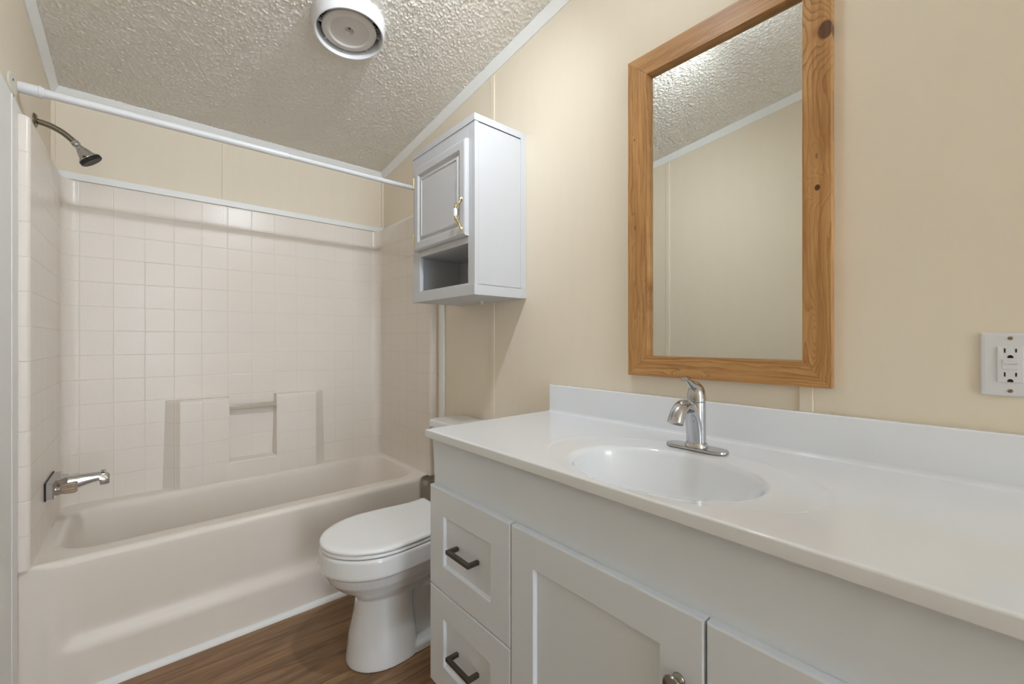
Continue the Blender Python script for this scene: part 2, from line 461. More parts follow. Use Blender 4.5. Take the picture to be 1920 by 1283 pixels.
def outw(x, y, d):
    nx = x + (-d if x < .2 and y < PB-CV else d if x > .7 and y < PB-CV else 0)
    ny = y + (d if y > PB-CV-.001 else 0)
    return (max(XL+.001, min(XR-.001, nx)), min(YB-.001, ny))
for d, z in ((.002, 1.903), (.006, 1.9045), (.06, 1.9045)):
    loops.append([(*outw(x, y, d), z) for x, y in plan]); uvs.append([(u, 1.8445) for u in us])
mb = MB(); mb.loft(loops, closed=False, uvs=uvs)
build('tile_surround', mb, M['tile'], tub, 40)

def rrect(x0, x1, y0, y1, r, n=10, z=0, bow=0):
    out = []
    for cx, cy, a in ((x1-r, y1-r, 0), (x0+r, y1-r, pi/2), (x0+r, y0+r, pi), (x1-r, y0+r, 1.5*pi)):
        out += [(cx+r*cos(a+pi/2*i/n), cy+r*sin(a+pi/2*i/n), z) for i in range(n+1)]
    # subdivide straight sides evenly
    res = []
    for i in range(len(out)):
        a, b = out[i], out[(i+1) % len(out)]
        res.append(a)
        if (i+1) % (n+1) == 0:
            for k in range(1, 12): res.append(tuple(a[j]+(b[j]-a[j])*k/12 for j in range(3)))
    return res
loops = []
o = rrect(PL-.002, PR+.002, PF+.022, PB+.002, .003, 10, RIM)
loops.append([(p[0], p[1], RIM+(.006 if p[1] > PF+.05 else 0)) for p in rrect(PL-.010, PR+.010, PF+.022, PB+.008, .003, 10, RIM)])
loops.append(o)
loops.append(rrect(PL+.028, PR-.018, PF+.060, PB-.052, .10, 10, RIM-.001))
loops.append(rrect(PL+.038, PR-.024, PF+.082, PB-.062, .12, 10, RIM-.003))
loops.append(rrect(PL+.046, PR-.030, PF+.090, PB-.068, .125, 10, RIM-.012))
loops.append(rrect(PL+.052, PR-.038, PF+.096, PB-.074, .125, 10, RIM-.040))
loops.append(rrect(PL+.075, PR-.085, PF+.120, PB-.095, .13, 10, .24))
loops.append(rrect(PL+.100, PR-.150, PF+.140, PB-.115, .13, 10, .14))
loops.append(rrect(PL+.140, PR-.200, PF+.180, PB-.150, .12, 10, .105))
mb = MB(); mb.loft(loops, False, True)
build('basin', mb, M['acrylic'], tub, 50)
# apron
prof = []
for a in [0, .2, .4, .6, .8, 1.0]:                     # rounded top edge
    t = a*pi/2; prof.append((PF+.022-.022*sin(t), RIM-.022+.022*cos(t), 0.))
nz = 26
for k in range(1, nz+1):
    zz = (RIM-.022)*(1-k/nz); prof.append((PF, zz, sstep(.150, .200, zz)*max(0, min(1, (RIM-.03-zz)/(RIM-.03-.21)))*.020))
prof = [(PF+.065, RIM-.012, 0), (PF+.030, RIM-.004, 0)] + prof
loops = []
nx = 90
for k in range(nx+1):
    x = XL+.001 + (XR-XL-.002)*k/nx
    e = .010*(1-sstep(PL+.0, PL+.045, x)) + .045*sstep(PR-.06, PR-.015, x)
    r = sstep(PL+.05, PL+.10, x)*(1-sstep(PR-.17, PR-.10, x))
    loops.append([(x, min(y + max(0, e*min(1, (RIM+.001-z)/.02) if y < PF+.03 else 0) + rec*r, PF+.066), z) for y, z, rec in prof])
mb = MB(); mb.loft(loops, closed=False)
build('apron', mb, M['acrylic'], tub, 60)
# molded soap shelf blocks
def block(x0b, x0f, x1f, x1b, z0, z1, yf, name):
    """tapered pad standing off the long wall; UVs in metres so the tiles run through"""
    lo = []; uv = []
    for zz, ins in ((z0, 0), (z1-.022, 0), (z1-.010, .003), (z1-.003, .010), (z1, .022)):
        y = yf + ins; k = .022 if zz < .6 else 0
        fl = .012*(1-sstep(z0, z1, zz))
        pts = [(x0b-fl, PB+.002), (x0f-.0012, y+.0012), (x0f+.0012, y), ((x0f+x1f)/2, y), (x1f-.0012, y), (x1f+.0012, y+.0012), (x1b+fl, PB+.002)]
        lo.append([(px, py, zz) for px, py in pts]); uv.append([(px, zz) for px, py in pts])
    lo.append([(px, PB+.002, z1) for px, py in pts]); uv.append([(px, z1) for px, _ in pts])
    b = MB(); b.loft(lo, closed=False, uvs=uv)
    return b
YP = 2.638
build('soap_shelf', block(.075, .132, .334, .336, RIM-.05, .895, YP, 'a'), M['tile'], tub, 18)
build('soap_shelf', block(.553, .555, .760, .817, RIM-.05, .895, YP, 'b'), M['tile'], tub, 18)
mb = MB(); mb.loft([[(x, y, z) for x in (.320, .40, .48, .570)] for y, z in ((YP-.0007, RIM-.05), (YP-.0007, .548), (YP+.003, .555), (YP+.010, .558), (PB+.002, .564))], closed=False,
                   uvs=[[(x, z) for x in (.320, .40, .48, .570)] for z in (RIM-.05, .5, .5, .51, .52)])
build('soap_ledge', mb, M['acrylic'], tub, 35)
mb = MB(); mb.box(.334, .555, 2.652, 2.676, .826, .852, .006, 3)
b_ = build('grab_bar', mb, M['bar'], tub, 40); b_['label'] = 'clear plastic grab bar'

# ------------------------------------------------------------------ tub filler
tf = thing('tub_faucet', (PL, 2.365, .635), 'chrome tub faucet with two clear handles low on the tiled end wall', 'faucet')
X0 = PL+.0005; yc, zf = 2.365, .640
gp = MB(); gp.box(X0, X0+.005, yc-.100, yc+.100, zf-.034, zf+.034, .003)
build('gasket', gp, M['black'], tf)['label'] = 'black rubber gasket'
# escutcheon: trapezoid plan body
pl_ = [(X0+.005, yc-.098), (X0+.020, yc-.098), (X0+.024, yc-.094), (X0+.026, yc-.048), (X0+.052, yc-.024), (X0+.052, yc+.024), (X0+.026, yc+.048), (X0+.024, yc+.094), (X0+.020, yc+.098), (X0+.005, yc+.098)]
ctr = (X0+.02, yc)
lo = []
for z, s_ in ((zf-.031, .93), (zf-.028, 1), (zf+.028, 1), (zf+.031, .93)):
    lo.append([(ctr[0]+(x-ctr[0])*s_ if x > X0+.006 else x, ctr[1]+(y-ctr[1])*s_, z) for x, y in pl_])
mb = MB(); mb.loft(lo, True, True); build('escutcheon', mb, M['chrome'], tf, 35)
# spout: tapered square-ish
sec = []
for t, hw, z0, z1 in ((.045, .026, zf-.027, zf+.028), (.08, .023, zf-.020, zf+.028), (.12, .020, zf-.009, zf+.027), (.138, .019, zf-.006, zf+.026), (.140, .019, zf-.024, zf+.025), (.160, .0185, zf-.025, zf+.022), (.168, .017, zf-.022, zf+.011)):
    x = X0+t; r = .006
    zm = (z0+z1)/2
    sec.append([(x, yc-hw, zm), (x, yc-hw*.88, z0+r), (x, yc-hw*.88+r, z0), (x, yc+hw*.88-r, z0), (x, yc+hw*.88, z0+r), (x, yc+hw, zm), (x, yc+hw*.72, z1-r), (x, yc+hw*.72-r, z1), (x, yc-hw*.72+r, z1), (x, yc-hw*.72, z1-r)])
mb = MB(); mb.loft(sec, True, True); sp = build('spout', mb, M['chrome'], tf, 55)
mb = MB(); mb.lathe([(.003, 0), (.003, .006), (.008, .007), (.008, .010)], (X0+.150, yc, zf+.022), (0, 0, 1), 14)
build('diverter_knob', mb, M['chrome'], sp, 35)
for dy in (-.068, .070):
    st = MB(); st.lathe([(.013, 0), (.012, .006), (.009, .012), (.009, .016)], (X0+.022, yc+dy, zf-.004), (1, 0, 0), 20)
    h_ = build('handle', st, M['chrome'], tf, 35)
    g = MB()
    prof = [(.010, .014), (.015, .018), (.0175, .026), (.019, .044), (.0185, .054), (.014, .060), (.004, .061)]
    n = 24; a = Vector((1, 0, 0)); lo = []
    for r, h in prof:
        lo.append([Vector((X0+.022+h, yc+dy, zf-.004)) + Vector((0, cos(2*pi*i/n), sin(2*pi*i/n)))*r*(1 + (.07 if i % 4 < 2 else -.05)) for i in range(n)])
    g.loft(lo, True, True)
    build('grip', g, M['acrylic_knob'], h_, 30)['label'] = 'clear amber tinted acrylic grip'

# ------------------------------------------------------------------ shower head
sh = thing('wall_shower', (XL, 2.345, 2.0), 'small metal shower head on a bent arm high above the tub', 'shower head')
mb = MB(); mb.lathe([(.026, 0), (.026, .003), (.022, .008), (.012, .011)], (XL+.0005, 2.345, 2.005), (1, 0, 0), 28)
build('flange', mb, M['nickel_aged'], sh, 35)
p = catmull([(XL+.006, 2.345, 2.004), (XL+.040, 2.345, 1.998), (XL+.075, 2.346, 1.982), (XL+.105, 2.347, 1.956)], 8)
mb = MB(); mb.tube(p, .0105, 16); build('arm', mb, M['nickel_aged'], sh, 40)
ax = Vector((.62, .02, -.78)).normalized(); o_ = Vector((XL+.103, 2.347, 1.958))
mb = MB(); mb.lathe([(.0125, 0), (.0135, .003), (.0135, .014), (.012, .017), (.010, .020), (.013, .024), (.014, .032)], o_, ax, 20)
build('swivel_joint', mb, M['chrome'], sh, 35)
mb = MB(); mb.lathe([(.013, .030), (.017, .034), (.021, .044), (.026, .058), (.034, .066), (.0365, .069), (.036, .071)], o_, ax, 28)
hd = build('head', mb, M['chrome'], sh, 35)
mb = MB(); mb.lathe([(.036, .0705), (.037, .073), (.0365, .082), (.033, .0845), (.010, .0835), (.001, .0835)], o_, ax, 28)
build('spray_face', mb, M['black'], hd, 35)['label'] = 'black rubber spray face'

# ------------------------------------------------------------------ shower rod
YR, ZR = 2.039, 1.993
rod = thing('shower_rod', (.445, YR, ZR), 'white telescoping shower curtain rod spanning above the tub', 'shower rod')
mb = MB(); mb.lathe([(.0135, 0), (.0135, .757), (.0140, .760), (.0125, .763)], (XL+.02, YR, ZR), (1, 0, 0), 20); build('outer_tube', mb, M['rod'], rod, 40)
mb = MB(); mb.lathe([(.0112, 0), (.0112, XR-XL-.78)], (XL+.77, YR, ZR), (1, 0, 0), 20); build('inner_tube', mb, M['rod'], rod, 40)
for x, s_ in ((XL, 1), (XR, -1)):
    mb = MB()
    ys = []
    for r_, h_ in ((.03, .0005), (.03, .004), (.026, .008)):
        ys.append([(x+s_*h_, YR-.058+cos(2*pi*i/28)*r_*1.6, ZR-.020+sin(2*pi*i/28)*r_*1.1) for i in range(28)])
    mb.loft(ys, True, True)
    fl = build('end_flange', mb, M['cream_plastic'], rod, 35)
    mb = MB(); mb.lathe([(.0035, .0), (.0035, .0015), (.001, .002)], (x+s_*.008, YR-.074, ZR-.012), (s_, 0, 0), 12); build('screw', mb, M['pewter'], fl, 35)
    mb = MB(); mb.lathe([(.0175, .008), (.0175, .052), (.0195, .053), (.0195, .058), (.0165, .059), (.0165, .064), (.0140, .065)], (x, YR, ZR), (s_, 0, 0), 22)
    build('end_cap', mb, M['rod'], rod, 35)

# ------------------------------------------------------------------ wall cabinet
CX0, CX1, CY0, CY1, CZ0, CZ1 = .946, XR-.0005, 1.313, 1.798, 1.365, 2.053
wc = thing('wall_cabinet', (CX1, (CY0+CY1)/2, CZ0), 'white wooden wall cabinet with one paneled door hung above the toilet', 'cabinet')
OY0, OY1, OZ0, OZ1 = 1.357, 1.737, 1.413, 1.567
th = .018
mb = MB()
mb.box(CX0+.018, CX1, CY0, CY0+th-.006, CZ0+.01, CZ1-.01); mb.box(CX0+.018, CX1, CY1-th+.006, CY1, CZ0+.01, CZ1-.01)
mb.box(CX1-.012, CX1, CY0, CY1, CZ0+.01, CZ1-.01)
mb.box(CX0+.018, CX1, CY0, CY1, CZ0+.02, OZ0-.006); mb.box(CX0+.018, CX1, CY0+.003, CY1-.003, OZ1+.006, OZ1+.024)
mb.box(CX0+.018, CX1, CY0, CY1, CZ1-.03, CZ1-.005)
build('carcass', mb, M['cab'], wc)
mb = MB()                                                    # face frame: two stiles, three rails
mb.box(CX0, CX0+.018, CY0, OY0, CZ0+.02, CZ1-.01, .001); mb.box(CX0, CX0+.018, OY1, CY1, CZ0+.02, CZ1-.01, .001)
mb.box(CX0, CX0+.018, OY0, OY1, CZ0+.02, OZ0, .001); mb.box(CX0, CX0+.018, OY0, OY1, OZ1, OZ1+.05, .001); mb.box(CX0, CX0+.018, OY0, OY1, CZ1-.09, CZ1-.01, .001)
build('face_frame', mb, M['cab'], wc)
mb = MB(); mb.box(CX0-.003, CX1, CY0-.003, CY1+.003, CZ1-.027, CZ1, .0012)
build('top_cap', mb, M['cab'], wc)
mb = MB(); mb.box(CX0-.003, CX1, CY0-.003, CY1+.003, CZ0, CZ0+.040, .0012)
build('base_band', mb, M['cab'], wc)
for y0, y1 in ((CY0-.003, CY0+.004), (CY1-.004, CY1+.003)):
    mb = MB(); mb.box(CX1-.030, CX1, y0, y1, CZ0+.040, CZ1-.027, .0008); build('side_strip', mb, M['cab'], wc)
# door: ogee raised-panel, lofted rectangles (y0,y1,z0,z1 insets, depth)
DY0, DY1, DZ0_, DZ1_ = 1.350, 1.758, 1.594, 1.968
DF = CX0-.020
def rectloop(y0, y1, z0, z1, x): return [(x, y0, z0), (x, y1, z0), (x, y1, z1), (x, y0, z1)]
def panel(y0, y1, z0, z1, stops, xback):
    lo = [rectloop(y0, y1, z0, z1, xback)]
    for ins, x in stops: lo.append(rectloop(y0+ins, y1-ins, z0+ins, z1-ins, x))
    b = MB(); b.loft(lo, True, True); return b
mb = panel(DY0, DY1, DZ0_, DZ1_, [(0, DF+.008), (.002, DF+.004), (.006, DF+.001), (.009, DF), (.036, DF), (.038, DF+.002), (.043, DF+.009), (.052, DF+.009), (.056, DF+.004), (.064, DF+.003), (.066, DF+.006), (.072, DF+.006)], CX0-.0008)
door = build('door', mb, M['cab'], wc, 22)
# handle: brass with white porcelain middle
hy, hz = 1.372, 1.680
hb = MB()
half = [(DF-.002, .061), (DF-.007, .053), (DF-.012, .040), (DF-.024, .026), (DF-.028, .017)]
path = catmull([(x, hy, hz+q) for x, q in half] + [(x, hy, hz-q) for x, q in half[::-1]], 6)
R = [.0042+.0018*abs(cos(min(i, len(path)-1-i)/len(path)*2*pi*1.2)) for i in range(len(path))]
hb.tube(path, R, 12, up=(0, 1, 0))
for s_ in (-1, 1): hb.lathe([(.0075, 0), (.0070, .003), (.004, .006)], (DF+.0005, hy, hz+s_*.057), (-1, 0, 0), 14)
h_ = build('handle', hb, M['brass'], door, 40); h_['label'] = 'brass handle with a white porcelain grip'
mb = MB(); mb.lathe([(.0050, -.017), (.0068, -.012), (.0080, 0), (.0068, .012), (.0050, .017)], (DF-.0285, hy, hz), (0, 0, 1), 18)
build('grip', mb, M['porcelain'], h_, 40)
for z in (1.905, 1.645):
    mb = MB(); mb.box(CX0-.012, CX0-.001, DY1+.001, DY1+.014, z-.022, z+.022, .001); mb.lathe([(.0045, -.024), (.0045, .024)], (CX0-.016, DY1+.006, z), (0, 0, 1), 10)
    build('hinge', mb, M['brass'], wc, 35)['label'] = 'brass hinge'
mb = MB(); mb.box(1.115, 1.128, 1.50, 1.512, CZ0-.017, CZ0+.001, .001); mb.box(1.110, 1.133, 1.498, 1.516, CZ0-.003, CZ0+.001)
build('bracket', mb, M['cream_plastic'], wc)

# ------------------------------------------------------------------ toilet
TY = 1.572
to = thing('toilet', (.82, TY, 0), 'white elongated toilet with closed lid between the tub and the vanity', 'toilet')
def egg(xf, xw, xb, hw, z, nb=2.6, n=48, yc=TY):
    out = []
    for i in range(n):
        a = 2*pi*i/n; c, s_ = cos(a), sin(a)
        if c < 0: x = xw + (xw-xf)*c; y = hw*s_
        else:
            e = 2/nb
            x = xw + (xb-xw)*abs(c)**e; y = hw*(1 if s_ > 0 else -1)*abs(s_)**e
        out.append((x, yc+y, z))
    return out
BY = TY+.012
mb = MB()
# bowl
mb.loft([egg(.600, .72, .95, .085, .235), egg(.572, .70, .97, .108, .262), egg(.525, .68, .99, .142, .298), egg(.490, .665, 1.00, .165, .335), egg(.478, .66, 1.00, .174, .362), egg(.473, .66, 1.0, .178, .378)], True, True)
# rim band
mb.loft([egg(.478, .66, 1.02, .174, .371), egg(.465, .66, 1.02, .186, .377), egg(.464, .66, 1.02, .187, .384), egg(.470, .66, 1.02, .182, .436), egg(.476, .66, 1.02, .177, .4415)], True, True)
# front column of the pedestal
mb.loft([egg(.560, .70, .806, .120, .002, 4), egg(.561, .70, .806, .119, .02, 4), egg(.571, .70, .802, .110, .10, 4), egg(.590, .70, .795, .098, .18, 4), egg(.600, .70, .80, .096, .25, 4), egg(.585, .70, .84, .11, .29, 4)], True, True)
# foot plate and rear pedestal
mb.loft([egg(.62, .80, 1.10, .112, .002, 5), egg(.62, .80, 1.10, .112, .030, 5), egg(.63, .80, 1.095, .104, .040, 5)], True, True)
mb.loft([egg(.74, .86, 1.07, .060, .02, 4), egg(.74, .86, 1.06, .066, .16, 4), egg(.74, .86, 1.06, .085, .30, 4), egg(.74, .86, 1.08, .12, .38, 4)], True, True)
for s_ in (-1, 1):                                            # trapway bulge on each side
    p = catmull([(.80, TY+s_*.045, .33), (.85, TY+s_*.055, .26), (.93, TY+s_*.058, .235), (.99, TY+s_*.055, .19), (1.0, TY+s_*.052, .11), (.985, TY+s_*.05, .04)], 6)
    mb.tube(p, .040, 16)
    p = catmull([(.80, TY+s_*.07, .31), (.88, TY+s_*.085, .325), (.97, TY+s_*.09, .35)], 6)
    mb.tube(p, .030, 16)
# tank deck
mb.loft([[(x, y, z) for x, y, z in rrect(.955, 1.195, TY-.12, TY+.12, .04, 6, zz)] for zz in (.33, .44)], True, True)
bowl = build('bowl', mb, M['china'], to, 60)
rm = bowl.modifiers.new('fuse', 'REMESH'); rm.mode = 'VOXEL'; rm.voxel_size = .0042; rm.use_smooth_shade = True
sm = bowl.modifiers.new('soften', 'CORRECTIVE_SMOOTH') if False else bowl.modifiers.new('soften', 'SMOOTH'); sm.factor = .5; sm.iterations = 3
for s_ in (-1, 1):
    mb = MB(); mb.lathe([(.013, 0), (.013, .008), (.010, .016), (.004, .020)], (.90, TY+s_*.092, .040), (0, 0, 1), 18)
    build('bolt_cap', mb, M['china'], to, 40)
# seat and lid
def lid_loop(grow, z):
    pts = []
    hw = .177+grow; xf = .474-grow; xw = .68
    n = 24
    for i in range(n+1):
        a = pi/2 + pi*i/n                                     # front half, from +y round the tip to -y
        pts.append((xw+(xw-xf)*cos(a), TY+hw*sin(a), z))
    for x, h in ((.74, .1745), (.80, .168), (.85, .162), (.89, .160), (.925, .162), (.950, .166), (.962, .167), (.967, .162)):
        pts.append((x+grow*max(0, (x-.74)/.227), TY-(h+grow), z))
    for x, h in ((.967, .162), (.962, .167), (.950, .166), (.925, .162), (.89, .160), (.85, .162), (.80, .168), (.74, .1745)):
        pts.append((x+grow*max(0, (x-.74)/.227), TY+(h+grow), z))
    return pts
mb = MB(); mb.loft([lid_loop(-.005, .4435), lid_loop(.001, .4455), lid_loop(.002, .450), lid_loop(.000, .455), lid_loop(-.006, .457)], True, True)
build('seat', mb, M['lid'], to, 50)
mb = MB(); mb.loft([lid_loop(-.006, .4585), lid_loop(.002, .460), lid_loop(.004, .464), lid_loop(.003, .469), lid_loop(-.002, .473), lid_loop(-.012, .4755), lid_loop(-.025, .4765)], True, True)
lid = build('lid', mb, M['lid'], to, 50)
for s_ in (-1, 1):
    mb = MB(); mb.box(.968, .992, TY+s_*.075-.018, TY+s_*.075+.018, .441, .458, .004, 3); build('hinge', mb, M['lid'], to, 40)
# tank
TK0, TK1 = 1.020, 1.200
mb = MB(); mb.loft([rrect(TK0+.030, TK1, TY-.185, TY+.185, .03, 6, .441), rrect(TK0+.012, TK1, TY-.205, TY+.205, .035, 6, .50), rrect(TK0+.004, TK1, TY-.215, TY+.215, .035, 6, .786)], True, True)
build('tank', mb, M['china'], to, 40)
mb = MB(); mb.loft([rrect(TK0-.002, TK1+.002, TY-.222, TY+.222, .035, 6, .7865), rrect(TK0-.006, TK1+.002, TY-.226, TY+.226, .035, 6, .790), rrect(TK0-.006, TK1+.002, TY-.226, TY+.226, .035, 6, .811), rrect(TK0-.002, TK1, TY-.222, TY+.222, .035, 6, .818), rrect(TK0+.010, TK1-.006, TY-.210, TY+.210, .03, 6, .821)], True, True)
build('tank_lid', mb, M['china'], to, 40)
mb = MB(); mb.lathe([(.014, 0), (.014, .006), (.009, .010)], (TK0+.004, TY+.15, .74), (-1, 0, 0), 16); mb.box(TK0-.012, TK0-.005, TY+.07, TY+.16, .732, .746, .003)
build('flush_lever', mb, M['chrome'], to, 40)

# ------------------------------------------------------------------ vanity cabinet
VF, FF = .680, .661                                            # frame plane, door plane
VY0, VY1, VT = -.165, 1.155, .8925
va = thing('vanity_cabinet', ((VF+XR)/2, (VY0+VY1)/2, 0), 'light grey shaker vanity cabinet with drawers and doors under the white sink top', 'vanity')
mb = MB()
mb.box(VF, VF+.019, VY0, VY1, .745, VT, .0012)                                  # plain top rail
mb.box(VF, VF+.019, VY1-.03, VY1, .155, .745); mb.box(VF, VF+.019, .755, .785, .155, .745); mb.box(VF, VF+.019, VY0, VY0+.03, .155, .745)
mb.box(VF, VF+.019, VY0, VY1, .155, .185); mb.box(VF, VF+.019, VY0, VY1, .435, .465)
mb.box(VF+.019, XR-.006, VY1-.016, VY1, .155, VT); mb.box(VF+.019, XR-.006, VY0, VY0+.016, .155, VT)
mb.box(VF+.019, XR-.006, VY0, VY1, .155, .172)
mb.box(VF+.06, XR-.006, VY1-.016, VY1, 0, .155); mb.box(VF+.06, XR-.006, VY0, VY0+.016, 0, .155)
build('carcass', mb, M['vanity'], va)
mb = MB(); mb.box(VF+.060, VF+.075, VY0, VY1, 0, .155); build('toe_kick', mb, M['vanity'], va)
def shaker(y0, y1, z0, z1, w=.076):
    return panel(y0, y1, z0, z1, [(0, FF+.003), (.001, FF+.001), (.003, FF), (w-.001, FF), (w+.0005, FF+.001), (w+.0045, FF+.0085)], VF-.0006)
for z0, z1 in ((.4535, .752), (.160, .4505)):
    d = build('drawer', shaker(.774, 1.150, z0, z1), M['vanity'], va)
    cy, cz = .962, (z0+z1)/2
    pb = MB()
    w2, xx = .054, FF+.0085
    pb.box(xx-.038, xx-.027, cy-w2, cy+w2, cz-.0055, cz+.0055, .001)
    for s_ in (-1, 1): pb.box(xx-.030, xx-.0002, cy+s_*w2-(.011 if s_ > 0 else 0), cy+s_*w2+(.011 if s_ < 0 else 0), cz-.0055, cz+.0055, .001)
    build('pull', pb, M['pewter'], d)['label'] = 'dark pewter bar pull'
for y0, y1, ky in ((.308, .7705, .349), (-.1595, .3045, .2635)):
    d = build('door', shaker(y0, y1, .160, .752), M['vanity'], va)
    mb = MB(); mb.lathe([(.0105, 0), (.0105, .002), (.009, .004), (.006, .007), (.0055, .013), (.008, .017), (.0150, .020), (.0165, .022), (.0150, .025), (.008, .0275), (.001, .028)], (FF-.0002, ky, .637), (-1, 0, 0), 28)
    build('knob', mb, M['knob'], d, 40)['label'] = 'brushed nickel knob'

# ------------------------------------------------------------------ sink top
TX0, TX1, TY0, TY1, TZ = .655, XR-.001, -.185, 1.170, .918
st = thing('vanity_sink', ((TX0+TX1)/2, (TY0+TY1)/2, VT), 'glossy white sink top with molded oval bowl and backsplash', 'sink')
SX, SY = .842, .492
angs = sorted(set([2*pi*i/128 for i in range(128)] + [math.atan2(y-SY, x-SX) % (2*pi) for x in (TX0, TX1) for y in (TY0, TY1)]))
def rect_r(a, ins, z):
    c, s_ = cos(a), sin(a); ts = []
    if c > 1e-9: ts.append((TX1-ins*(0)-SX)/c)
    if c < -1e-9: ts.append((TX0+ins-SX)/c)
    if s_ > 1e-9: ts.append((TY1-ins-SY)/s_)
    if s_ < -1e-9: ts.append((TY0+ins-SY)/s_)
    t = min(q for q in ts if q > 0); return (SX+c*t, SY+s_*t, z)
def ell(cx, a_, b_, z):
    out = []
    for t in angs: out.append((cx+a_*cos(t), SY+b_*sin(t), z))
    return out
# angle-matched ellipses: use direction angle as parameter scaled by the axes
loops = [[rect_r(a, .003, VT+.0005) for a in angs], [rect_r(a, .0008, VT+.0013) for a in angs], [rect_r(a, 0, VT+.003) for a in angs], [rect_r(a, 0, TZ-.004) for a in angs], [rect_r(a, .0012, TZ-.0012) for a in angs], [rect_r(a, .004, TZ) for a in angs], [rect_r(a, .008, TZ) for a in angs]]
loops += [ell(.868, .205, .311, TZ), ell(.868, .200, .306, TZ-.0001), ell(.867, .197, .302, TZ-.0006), ell(.866, .194, .297, TZ-.0012), ell(.846, .172, .222, TZ-.0022), *[ell(SX, .166-.014*sin(t), .2135-.0155*sin(t), TZ-.0030-.020*(1-cos(t))) for t in (0, .25, .5, .75, 1.0, 1.25, 1.45)], ell(SX, .143, .187, TZ-.045), ell(SX, .122, .160, TZ-.09), ell(SX, .090, .118, TZ-.122), ell(SX, .050, .062, TZ-.136), ell(SX, .022, .022, TZ-.139)]
mb = MB(); mb.loft(loops, False, True)
build('counter', mb, M['marble'], st, 45)
mb = MB(); mb.box(XR-.020, XR-.0008, TY0, TY1-.012, TZ-.001, 1.020, .004, 3)
mb.prism([(XR-.020, TZ), (XR-.020, TZ+.010)] + [(XR-.020-.010+.010*sin(t), TZ+.010-.010*cos(t)) for t in (1.2, .8, .4, 0)], 'y', TY0+.004, TY1-.016)
build('backsplash', mb, M['marble'], st, 40)
mb = MB(); mb.lathe([(.024, 0), (.024, .002), (.019, .003), (.017, .001), (.015, .006), (.002, .008)], (SX, SY, TZ-.139), (0, 0, 1), 24)
build('drain', mb, M['chrome'], st, 35)['label'] = 'chrome drain'

# ------------------------------------------------------------------ basin faucet
FX, FY = 1.053, .510
fa = thing('sink_faucet', (FX, FY, TZ), 'chrome single lever faucet on a long base plate behind the sink bowl', 'faucet')
def stadium(hl, r, z, n=14):
    out = []
    for i in range(n+1): a = pi*i/n; out.append((FX+r*cos(a), FY+hl-r+r*sin(a), z))
    for i in range(n+1): a = pi+pi*i/n; out.append((FX+r*cos(a), FY-hl+r+r*sin(a), z))
    return out
mb = MB(); mb.loft([stadium(.0765, .0265, TZ+.0002), stadium(.0775, .0275, TZ+.002), stadium(.0765, .0265, TZ+.006), stadium(.070, .021, TZ+.0075)], True, True)
build('base_plate', mb, M['chrome'], fa, 40)
Z0 = TZ+.007
mb = MB(); mb.lathe([(.0275, 0), (.0275, .003), (.0255, .008), (.0235, .011)], (FX, FY, Z0), (0, 0, 1), 36)
build('collar', mb, M['chrome'], fa, 35)
mb = MB(); mb.lathe([(.0232, .010), (.0225, .030), (.0222, .060), (.0224, .085), (.0220, .100), (.0215, .111)], (FX, FY, Z0), (0, 0, 1), 40)
build('body', mb, M['chrome'], fa, 35)
# spout: flattened strap rising up the front of the body and arching over
p = catmull([(FX-.010, FY, Z0+.010), (FX-.012, FY, Z0+.040), (FX-.020, FY, Z0+.072), (FX-.036, FY, Z0+.097), (FX-.058, FY, Z0+.108), (FX-.080, FY, Z0+.102), (FX-.096, FY, Z0+.086), (FX-.105, FY, Z0+.070)], 8)
N_ = len(p)
R = [(.0205-.0025*sstep(0, .6, i/N_)+.0010*sstep(.7, 1, i/N_), .0125+.0045*sstep(.3, 1, i/N_)) for i in range(N_)]
mb = MB(); mb.tube(p, R, 24, up=(1, 0, .01)); build('spout', mb, M['chrome'], fa, 40)
mb = MB(); mb.lathe([(.0215, .1125), (.0222, .113), (.0228, .118), (.0222, .128), (.0205, .137), (.0165, .146), (.010, .151), (.002, .153)], (FX, FY, Z0), (0, 0, 1), 36)
lv = build('handle', mb, M['chrome'], fa, 40)
p = catmull([(FX+.010, FY, Z0+.122), (FX+.006, FY, Z0+.139), (FX-.008, FY, Z0+.151), (FX-.024, FY, Z0+.157), (FX-.040, FY, Z0+.164), (FX-.054, FY, Z0+.170), (FX-.062, FY, Z0+.171)], 6)
N_ = len(p); R = [(.0185-.0105*sstep(.1, .65, i/N_)+.0015*sstep(.7, .95, i/N_), .0150-.0095*sstep(.1, .8, i/N_)) for i in range(N_)]
mb = MB(); mb.tube(p, R, 18, up=(0, 0, 1)); build('lever', mb, M['chrome'], lv, 40)

# ------------------------------------------------------------------ mirror
MY0, MY1, MZ0, MZ1 = .260, .799, 1.0802, 2.086
IY0, IY1, IZ0, IZ1 = .317, .730, 1.1425, 2.020
MF, MBK = 1.184, XR-.0005
mi = thing('framed_mirror', (MBK, (MY0+MY1)/2, MZ0), 'tall mirror in a knotty stained pine frame above the sink', 'mirror')
M['wood_left'] = wood_mat('stained_pine_stile', 'z', [(.775, 1.83, .0022, 1.4, .9), (.772, 1.55, .003, 3.0, .5)], 3.1)
M['wood_right'] = wood_mat('knotty_pine_stile', 'z', [(.271, 1.905, .0145, 1.5, .9), (.2865, 1.546, .0055, 1.3, 1.0), (.288, 1.62, .0026, 3.0, .5), (.290, 1.20, .004, 5., .0)], 8.7)
M['wood_top'] = wood_mat('ring_grained_pine_rail', 'y', [(.770, 2.105, .016, 1.0, .0)], 5.2)
M['wood_bottom'] = wood_mat('straight_grained_pine_rail', 'y', [(.60, 1.085, .004, 3.5, .25)], 12.4)
